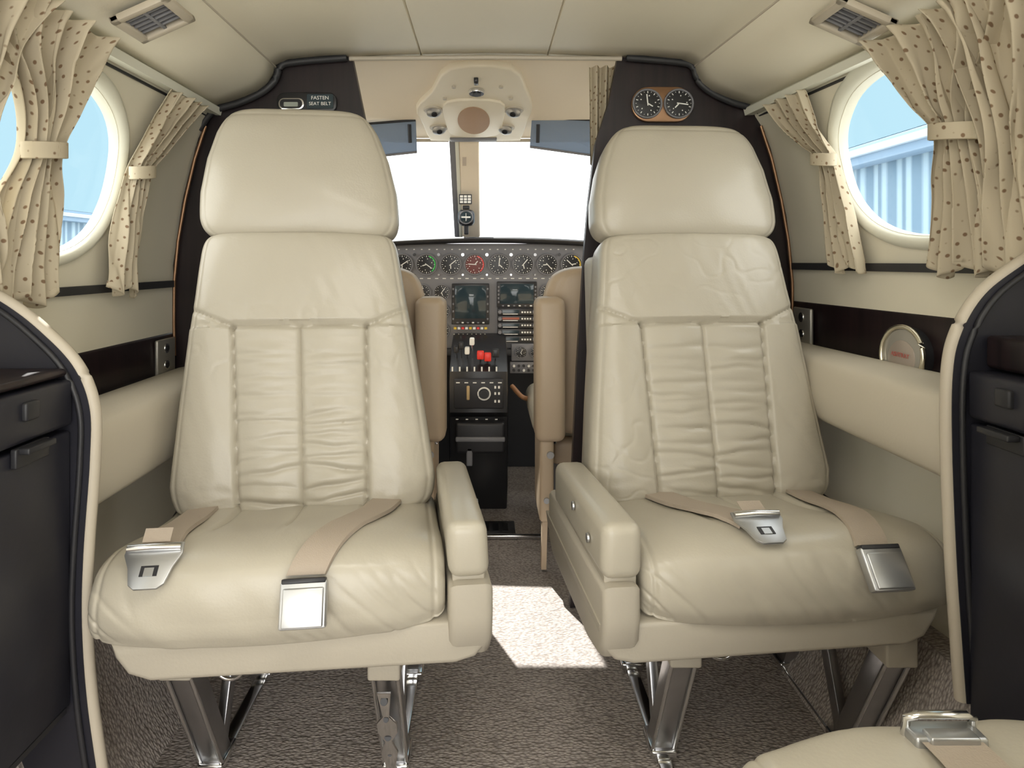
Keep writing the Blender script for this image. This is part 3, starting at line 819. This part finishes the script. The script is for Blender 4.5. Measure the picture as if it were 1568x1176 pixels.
ip = empty('instrument_panel', (0, 2.42, .7))
rows = []
for y, dz in ((2.375, -.022), (2.37, -.006), (2.375, 0), (2.5, .004), (2.69, .002)):
    rows.append([(x, y+.10*abs(x)**2, .938+dz-.09*x*x) for x in [-.68+1.36*i/40 for i in range(41)]])
v, f = grid(rows); o = mk('glareshield', v, f, darkm, ip, 50)
md = o.modifiers.new('s', 'SOLIDIFY'); md.thickness = .008
rbox('panel_board', -.66, .66, 2.41, 2.45, .52, .915, panelm, ip, .004)
rbox('panel_lower_edge', -.66, .66, 2.39, 2.43, .50, .53, darkm, ip, .006)
cols = [None, greenm, None, redm, None, None, None, yellowm]
for k, X in enumerate((-.310, -.221, -.132, -.043, .046, .135, .224, .313)):
    gauge(ip, (X, 2.409, .838), .040, cols[k], 12, [1, 2.2, .9, -1.5, .1, .7, 2.4, -.8][k], M('oxide_face', (.14, .02, .015), .4) if k == 3 else None)
for X in [-.265+.0888*i for i in range(7)]:
    disc('panel_switch', (X, 2.409, .874), (0, -1, 0), .006, .010, chrome, ip, 12)
    disc('panel_screw', (X, 2.409, .800), (0, -1, 0), .004, .004, chrome, ip, 10)
for X in [-.33+.028*i for i in range(24)]:
    rbox('placard_mark', X, X+.012, 2.4075, 2.4095, .785, .788, whitem, ip, 0)
    rbox('placard_mark', X+.004, X+.010, 2.4075, 2.4095, .892, .895, whitem, ip, 0)
for X in (-.31, -.235, -.165, .225, .30):
    for Z in (.735, .665, .595):
        gauge(ip, (X, 2.409, Z), .030, None, 10, X*9+Z*20)
def bezelbox(nm, x0, x1, z0, z1, scr, keys=6):
    rbox(nm+'_bezel', x0, x1, 2.395, 2.412, z0, z1, blackg, ip, .003)
    rbox(nm+'_screen', x0+.012, x1-.012, 2.3935, 2.396, z0+scr, z1-.008, screenm, ip, .001, 1)
    for i in range(keys):
        X = x0+.012+(x1-x0-.024)*(i+.5)/keys
        rbox(nm+'_key', X-.004, X+.004, 2.392, 2.396, z0+.004, z0+.009, whitem if i % 2 else panelm, ip, .001, 1)
    for i in range(5):
        Z = z0+.02+(z1-z0-.04)*i/4
        rbox(nm+'_side_key', x1-.009, x1-.003, 2.392, 2.396, Z-.004, Z+.004, panelm, ip, .001, 1)
        rbox(nm+'_side_key', x0+.003, x0+.009, 2.392, 2.396, Z-.004, Z+.004, panelm, ip, .001, 1)
bezelbox('map_display', -.128, .010, .618, .768, .022)
bezelbox('radar_display', .038, .185, .680, .775, .014)
amber = M('amber', (.35, .07, .02), .3)
for i, (z0, z1) in enumerate(((.652, .677), (.628, .650), (.604, .626), (.578, .602), (.552, .576))):
    rbox('radio_unit', .040, .183, 2.396, 2.412, z0, z1, blackg, ip, .002)
    rbox('radio_window', .058, .12, 2.3945, 2.3975, z0+.008, z1-.006, amber if i == 1 else screenm, ip, 0)
    rbox('radio_mark', .06, .115, 2.394, 2.3965, z0+.003, z0+.0055, whitem, ip, 0)
    for q in range(4):
        rbox('radio_key', .128+q*.010, .134+q*.010, 2.394, 2.397, z0+.008, z0+.014, whitem, ip, 0)
    for X in (.049, .175): disc('radio_knob', (X, 2.397, (z0+z1)/2), (0, -1, 0), .007, .012, panelm, ip, 14)
for i in range(9):
    rbox('annunciator', -.12+i*.014, -.11+i*.014, 2.394, 2.411, .600, .608, [yellowm, whitem, redm, whitem][i % 4], ip, 0)
for i in range(8):
    X = -.118+i*.016
    tube('toggle_switch', [(X, 2.408, .575), (X, 2.390, .582)], .003, chrome, ip, 8)
for X in (-.36, -.33, .21, .24, .27):
    disc('round_knob', (X, 2.409, .55), (0, -1, 0), .010, .014, panelm, ip, 16)
rbox('subpanel_right', .09, .24, 2.385, 2.405, .485, .548, panelm, ip, .004)
gauge(ip, (.125, 2.384, .518), .022, None, 8, .5); gauge(ip, (.18, 2.384, .518), .022, None, 8, 2.5)
for r_ in range(2):
    for q in range(7): disc('circuit_breaker', (.10+q*.018, 2.384, .468-.016*r_), (0, -1, 0), .005, .006, whitem if (q+r_) % 3 == 0 else darkm, ip, 10)
rbox('breaker_panel', .085, .24, 2.386, 2.40, .44, .482, panelm, ip, .003)

cp = empty('throttle_pedestal', (-.027, 2.25, .3))
prism('pedestal_body', [(2.405, .585), (2.26, .560), (2.13, .49), (2.115, .36), (2.14, .34), (2.16, .10), (2.24, .001), (2.405, .001)], -.122, .070, blackg, cp, 'x', r=.006)
for i, (X, z, mt) in enumerate(((-.100, .560, blackg), (-.084, .572, blackg), (-.064, .555, whitem), (-.048, .585, whitem), (-.020, .538, redm), (.004, .532, redm), (.03, .545, blackg))):
    tube('lever_stem', [(X, 2.20, .52), (X, 2.165, z-.01)], .003, chrome, cp, 8)
    w_ = .008 if i < 4 else .0115
    rbox('lever_knob', X-w_, X+w_, 2.145, 2.172, z-.012, z+.012 if i < 4 else z+.016, mt, cp, .004, 3)
for i in range(7):
    rbox('quadrant_slot_mark', -.114+i*.024, -.109+i*.024, 2.131, 2.135, .482, .505, whitem, cp, 0, 1)
rbox('autopilot_face', -.105, .055, 2.100, 2.118, .375, .470, darkm, cp, .004)
ring('trim_knob_ring', (-.008, 2.098, .424), (0, -1, 0), .019, .0028, whitem, cp)
disc('trim_knob', (-.008, 2.10, .424), (0, -1, 0), .014, .015, blackg, cp, 20)
rbox('trim_tab_pointer', -.064, -.054, 2.09, 2.101, .405, .45, M('tan_lever', (.5, .36, .18), .5), cp, .003)
for i in range(6):
    rbox('autopilot_mark', -.098+i*.027, -.086+i*.027, 2.0975, 2.1005, .458, .461, whitem, cp, 0)
for X in (.028, .04):
    for Z in (.40, .425, .445): rbox('autopilot_button', X-.003, X+.003, 2.0965, 2.1005, Z-.004, Z+.004, whitem, cp, 0)
for X in (-.09, -.07, .02, .045):
    disc('lower_knob', (X, 2.155, .30), (0, -1, 0), .010, .015, blackg, cp, 16)
for i in range(5): rbox('lower_mark', -.1+i*.032, -.092+i*.032, 2.128, 2.131, .333, .336, whitem, cp, 0)
rbox('fuel_selector_box', -.10, .06, 2.10, 2.20, .23, .33, darkm, cp, .01)
rbox('selector_ridge', -.10, .06, 2.09, 2.12, .27, .285, panelm, cp, .005)
rbox('emergency_handle', -.065, -.045, 2.10, 2.14, .19, .25, panelm, cp, .004)
tube('side_strap', catmull([(.085, 2.2, .43), (.12, 2.16, .40), (.16, 2.2, .39), (.2, 2.22, .41)], 6), .008, M('strap_brown', (.30, .15, .07), .5), cp, 8)

def pilot_seat(cx, inner):
    s = 1 if inner > cx else -1
    e = empty('pilot_seat', (cx, 1.95, 0))
    HWp = [(0, .235), (.4, .25), (.8, .245), (.95, .235), (1, .225)]
    def mv(p): return Vector((p[0]+cx, p[1], p[2]))
    pillow('backrest', (0, 1.875, .36), (0, 1.815, .835), lambda v: interp(HWp, v), .045, .05, lambda x, v, xn: .006*math.cos(xn*pi/2)-.003*gro((1-abs(xn))*.24-.03, .003), tanleather, e, mv, 60, 80, 4, 6, 7)
    rbox('seat_cushion', cx-.265, cx+.265, 1.90, 2.30, .33, .43, leather, e, .04, 5)
    rbox('seat_pan', cx-.21, cx+.21, 1.86, 2.27, .27, .335, tanleather, e, .01)
    for X in (cx-.17, cx+.17):
        for Y in (1.92, 2.2): prism('leg', [(Y, .27), (Y+.03, .27), (Y+.05, .01), (Y+.02, .01)], X-.012, X+.012, steel, e, 'x')
        rbox('floor_track', X-.012, X+.012, 1.72, 2.32, .001, .012, chrome, e, .002)
    xa, xb = sorted((inner, inner-s*.080))
    rbox('armrest_folded', xa, xb, 1.70, 1.80, .375, .755, tanleather, e, .022, 5)
    rbox('armrest_hinge', xa+.02, xb-.02, 1.74, 1.86, .36, .42, chrome, e, .006)
    rbox('side_frame', xa+.012, xb-.030, 1.72, 1.90, .16, .38, tanleather, e, .01)
    prism('frame_strut', [(1.73, .17), (1.76, .17), (1.80, .014), (1.77, .014)], xa+.02, xa+.034, tanleather, e, 'x')
    disc('frame_bolt', ((xa+xb)/2, 1.72, .34), (0, -1, 0), .010, .006, satin, e, 16)
    disc('frame_bolt', ((xa+xb)/2-.01, 1.72, .22), (0, -1, 0), .008, .006, satin, e, 16)
    return e
pilot_seat(-.415, -.108)
pilot_seat(.40, .128)

e = empty('floor_track_plate', (.05, 2.05, 0))
rbox('plate', -.03, .09, 2.02, 2.12, .0015, .007, steel, e, .001)
rbox('plate_bar', -.04, .18, 1.99, 2.005, .0015, .014, chrome, e, .003)
for X in (-.01, .02, .05): rbox('plate_slot', X, X+.018, 2.04, 2.10, .006, .008, blackg, e, 0)

# ------------------------------------------------------------------ outside
rbox('ground_apron', -60, 60, -40, 80, -1.1, -1.05, concrete, None, 0)
def hangar(X, y0, y1, ztop, s):
    e = empty('hangar_building', (X, (y0+y1)/2, -1.05))
    rows = []
    n = int((y1-y0)/.15)
    for z in (-1.04, ztop):
        rows.append([(X+(.05*s if (i//2) % 2 else 0), y0+.15*i, z) for i in range(n)])
    v, f = grid(rows); mk('corrugated_wall', v, f, hangm, e, 10)
    rbox('eave_fascia', min(X-.3*s, X), max(X-.3*s, X), y0, y1, ztop-.02, ztop+.28, M('eave_metal', (.17, .26, .37), .5), e, .02)
    rbox('gutter', min(X-.38*s, X-.3*s), max(X-.38*s, X-.3*s), y0, y1, ztop+.1, ztop+.2, M('gutter_light', (.34, .42, .50), .5), e, .01)
    v, f = grid([[(X-.3*s, y0, ztop+.28), (X-.3*s, y1, ztop+.28)], [(X+8*s, y0, ztop+1.0), (X+8*s, y1, ztop+1.0)]]); mk('roof', v, f, hangm, e, 0)
hangar(6.0, 2, 30, 2.35, 1)
hangar(-12.0, 4, 45, 2.0, -1)

# ------------------------------------------------------------------ world, lights
w = bpy.data.worlds.new('sky_and_fill'); S.world = w; w.use_nodes = True
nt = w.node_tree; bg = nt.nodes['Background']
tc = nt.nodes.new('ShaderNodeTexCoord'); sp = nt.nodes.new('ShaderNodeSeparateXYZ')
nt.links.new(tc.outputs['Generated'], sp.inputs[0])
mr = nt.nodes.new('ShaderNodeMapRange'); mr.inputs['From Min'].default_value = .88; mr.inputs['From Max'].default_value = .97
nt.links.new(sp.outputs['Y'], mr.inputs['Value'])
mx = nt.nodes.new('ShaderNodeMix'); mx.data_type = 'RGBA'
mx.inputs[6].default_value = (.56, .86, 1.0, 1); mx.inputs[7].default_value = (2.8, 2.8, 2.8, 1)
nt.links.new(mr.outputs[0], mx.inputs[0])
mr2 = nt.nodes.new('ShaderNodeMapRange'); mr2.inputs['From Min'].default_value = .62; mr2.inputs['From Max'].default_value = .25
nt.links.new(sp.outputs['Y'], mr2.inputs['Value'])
mx2 = nt.nodes.new('ShaderNodeMix'); mx2.data_type = 'RGBA'; mx2.inputs[7].default_value = (4.0, 3.95, 3.85, 1)  # added fill: sky boosted in out-of-view directions to brighten the cabin through the windows
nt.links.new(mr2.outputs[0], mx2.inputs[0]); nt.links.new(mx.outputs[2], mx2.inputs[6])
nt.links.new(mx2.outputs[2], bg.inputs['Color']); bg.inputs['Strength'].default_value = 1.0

def light(name, kind, loc, energy, target=None, size=1, sy=None, col=(1, 1, 1)):
    l = bpy.data.lights.new(name, kind); l.energy = energy; l.color = col
    o = bpy.data.objects.new(name, l); S.collection.objects.link(o); o.location = loc
    if kind == 'AREA':
        l.shape = 'RECTANGLE'; l.size = size; l.size_y = sy or size
    if target is not None:
        o.rotation_euler = (Vector(target)-Vector(loc)).to_track_quat('-Z', 'Y').to_euler()
    return o
sun = light('sun', 'SUN', (-1, 6, 8), 12, None, col=(1, .97, .92)); sun.data.angle = .01
sun.rotation_euler = Vector((.30, -.72, -1)).to_track_quat('-Z', 'Y').to_euler()
light('aft_fill_light', 'AREA', (0, -.75, .85), 4.5, (0, 1.4, .75), 1.2, 1.0, (1, .98, .94))  # added soft fill at the open aft end, aimed forward at the seats
light('overhead_fill_light', 'AREA', (0, .35, 1.33), 3.5, (0, .6, 0), .5, .3, (1, .96, .9))  # added overhead fill out of view, with no lamp fixture behind it

# ------------------------------------------------------------------ camera
cam = bpy.data.cameras.new('camera'); co = bpy.data.objects.new('camera', cam); S.collection.objects.link(co)
co.location = (0, 0, .85); co.rotation_euler = (pi/2, 0, 0)
cam.sensor_width = 36; cam.lens = 1000/1568*36
cam.shift_x = (784-745)/1568; cam.shift_y = -(588-400)/1568
cam.clip_start = .02; cam.clip_end = 300
S.camera = co
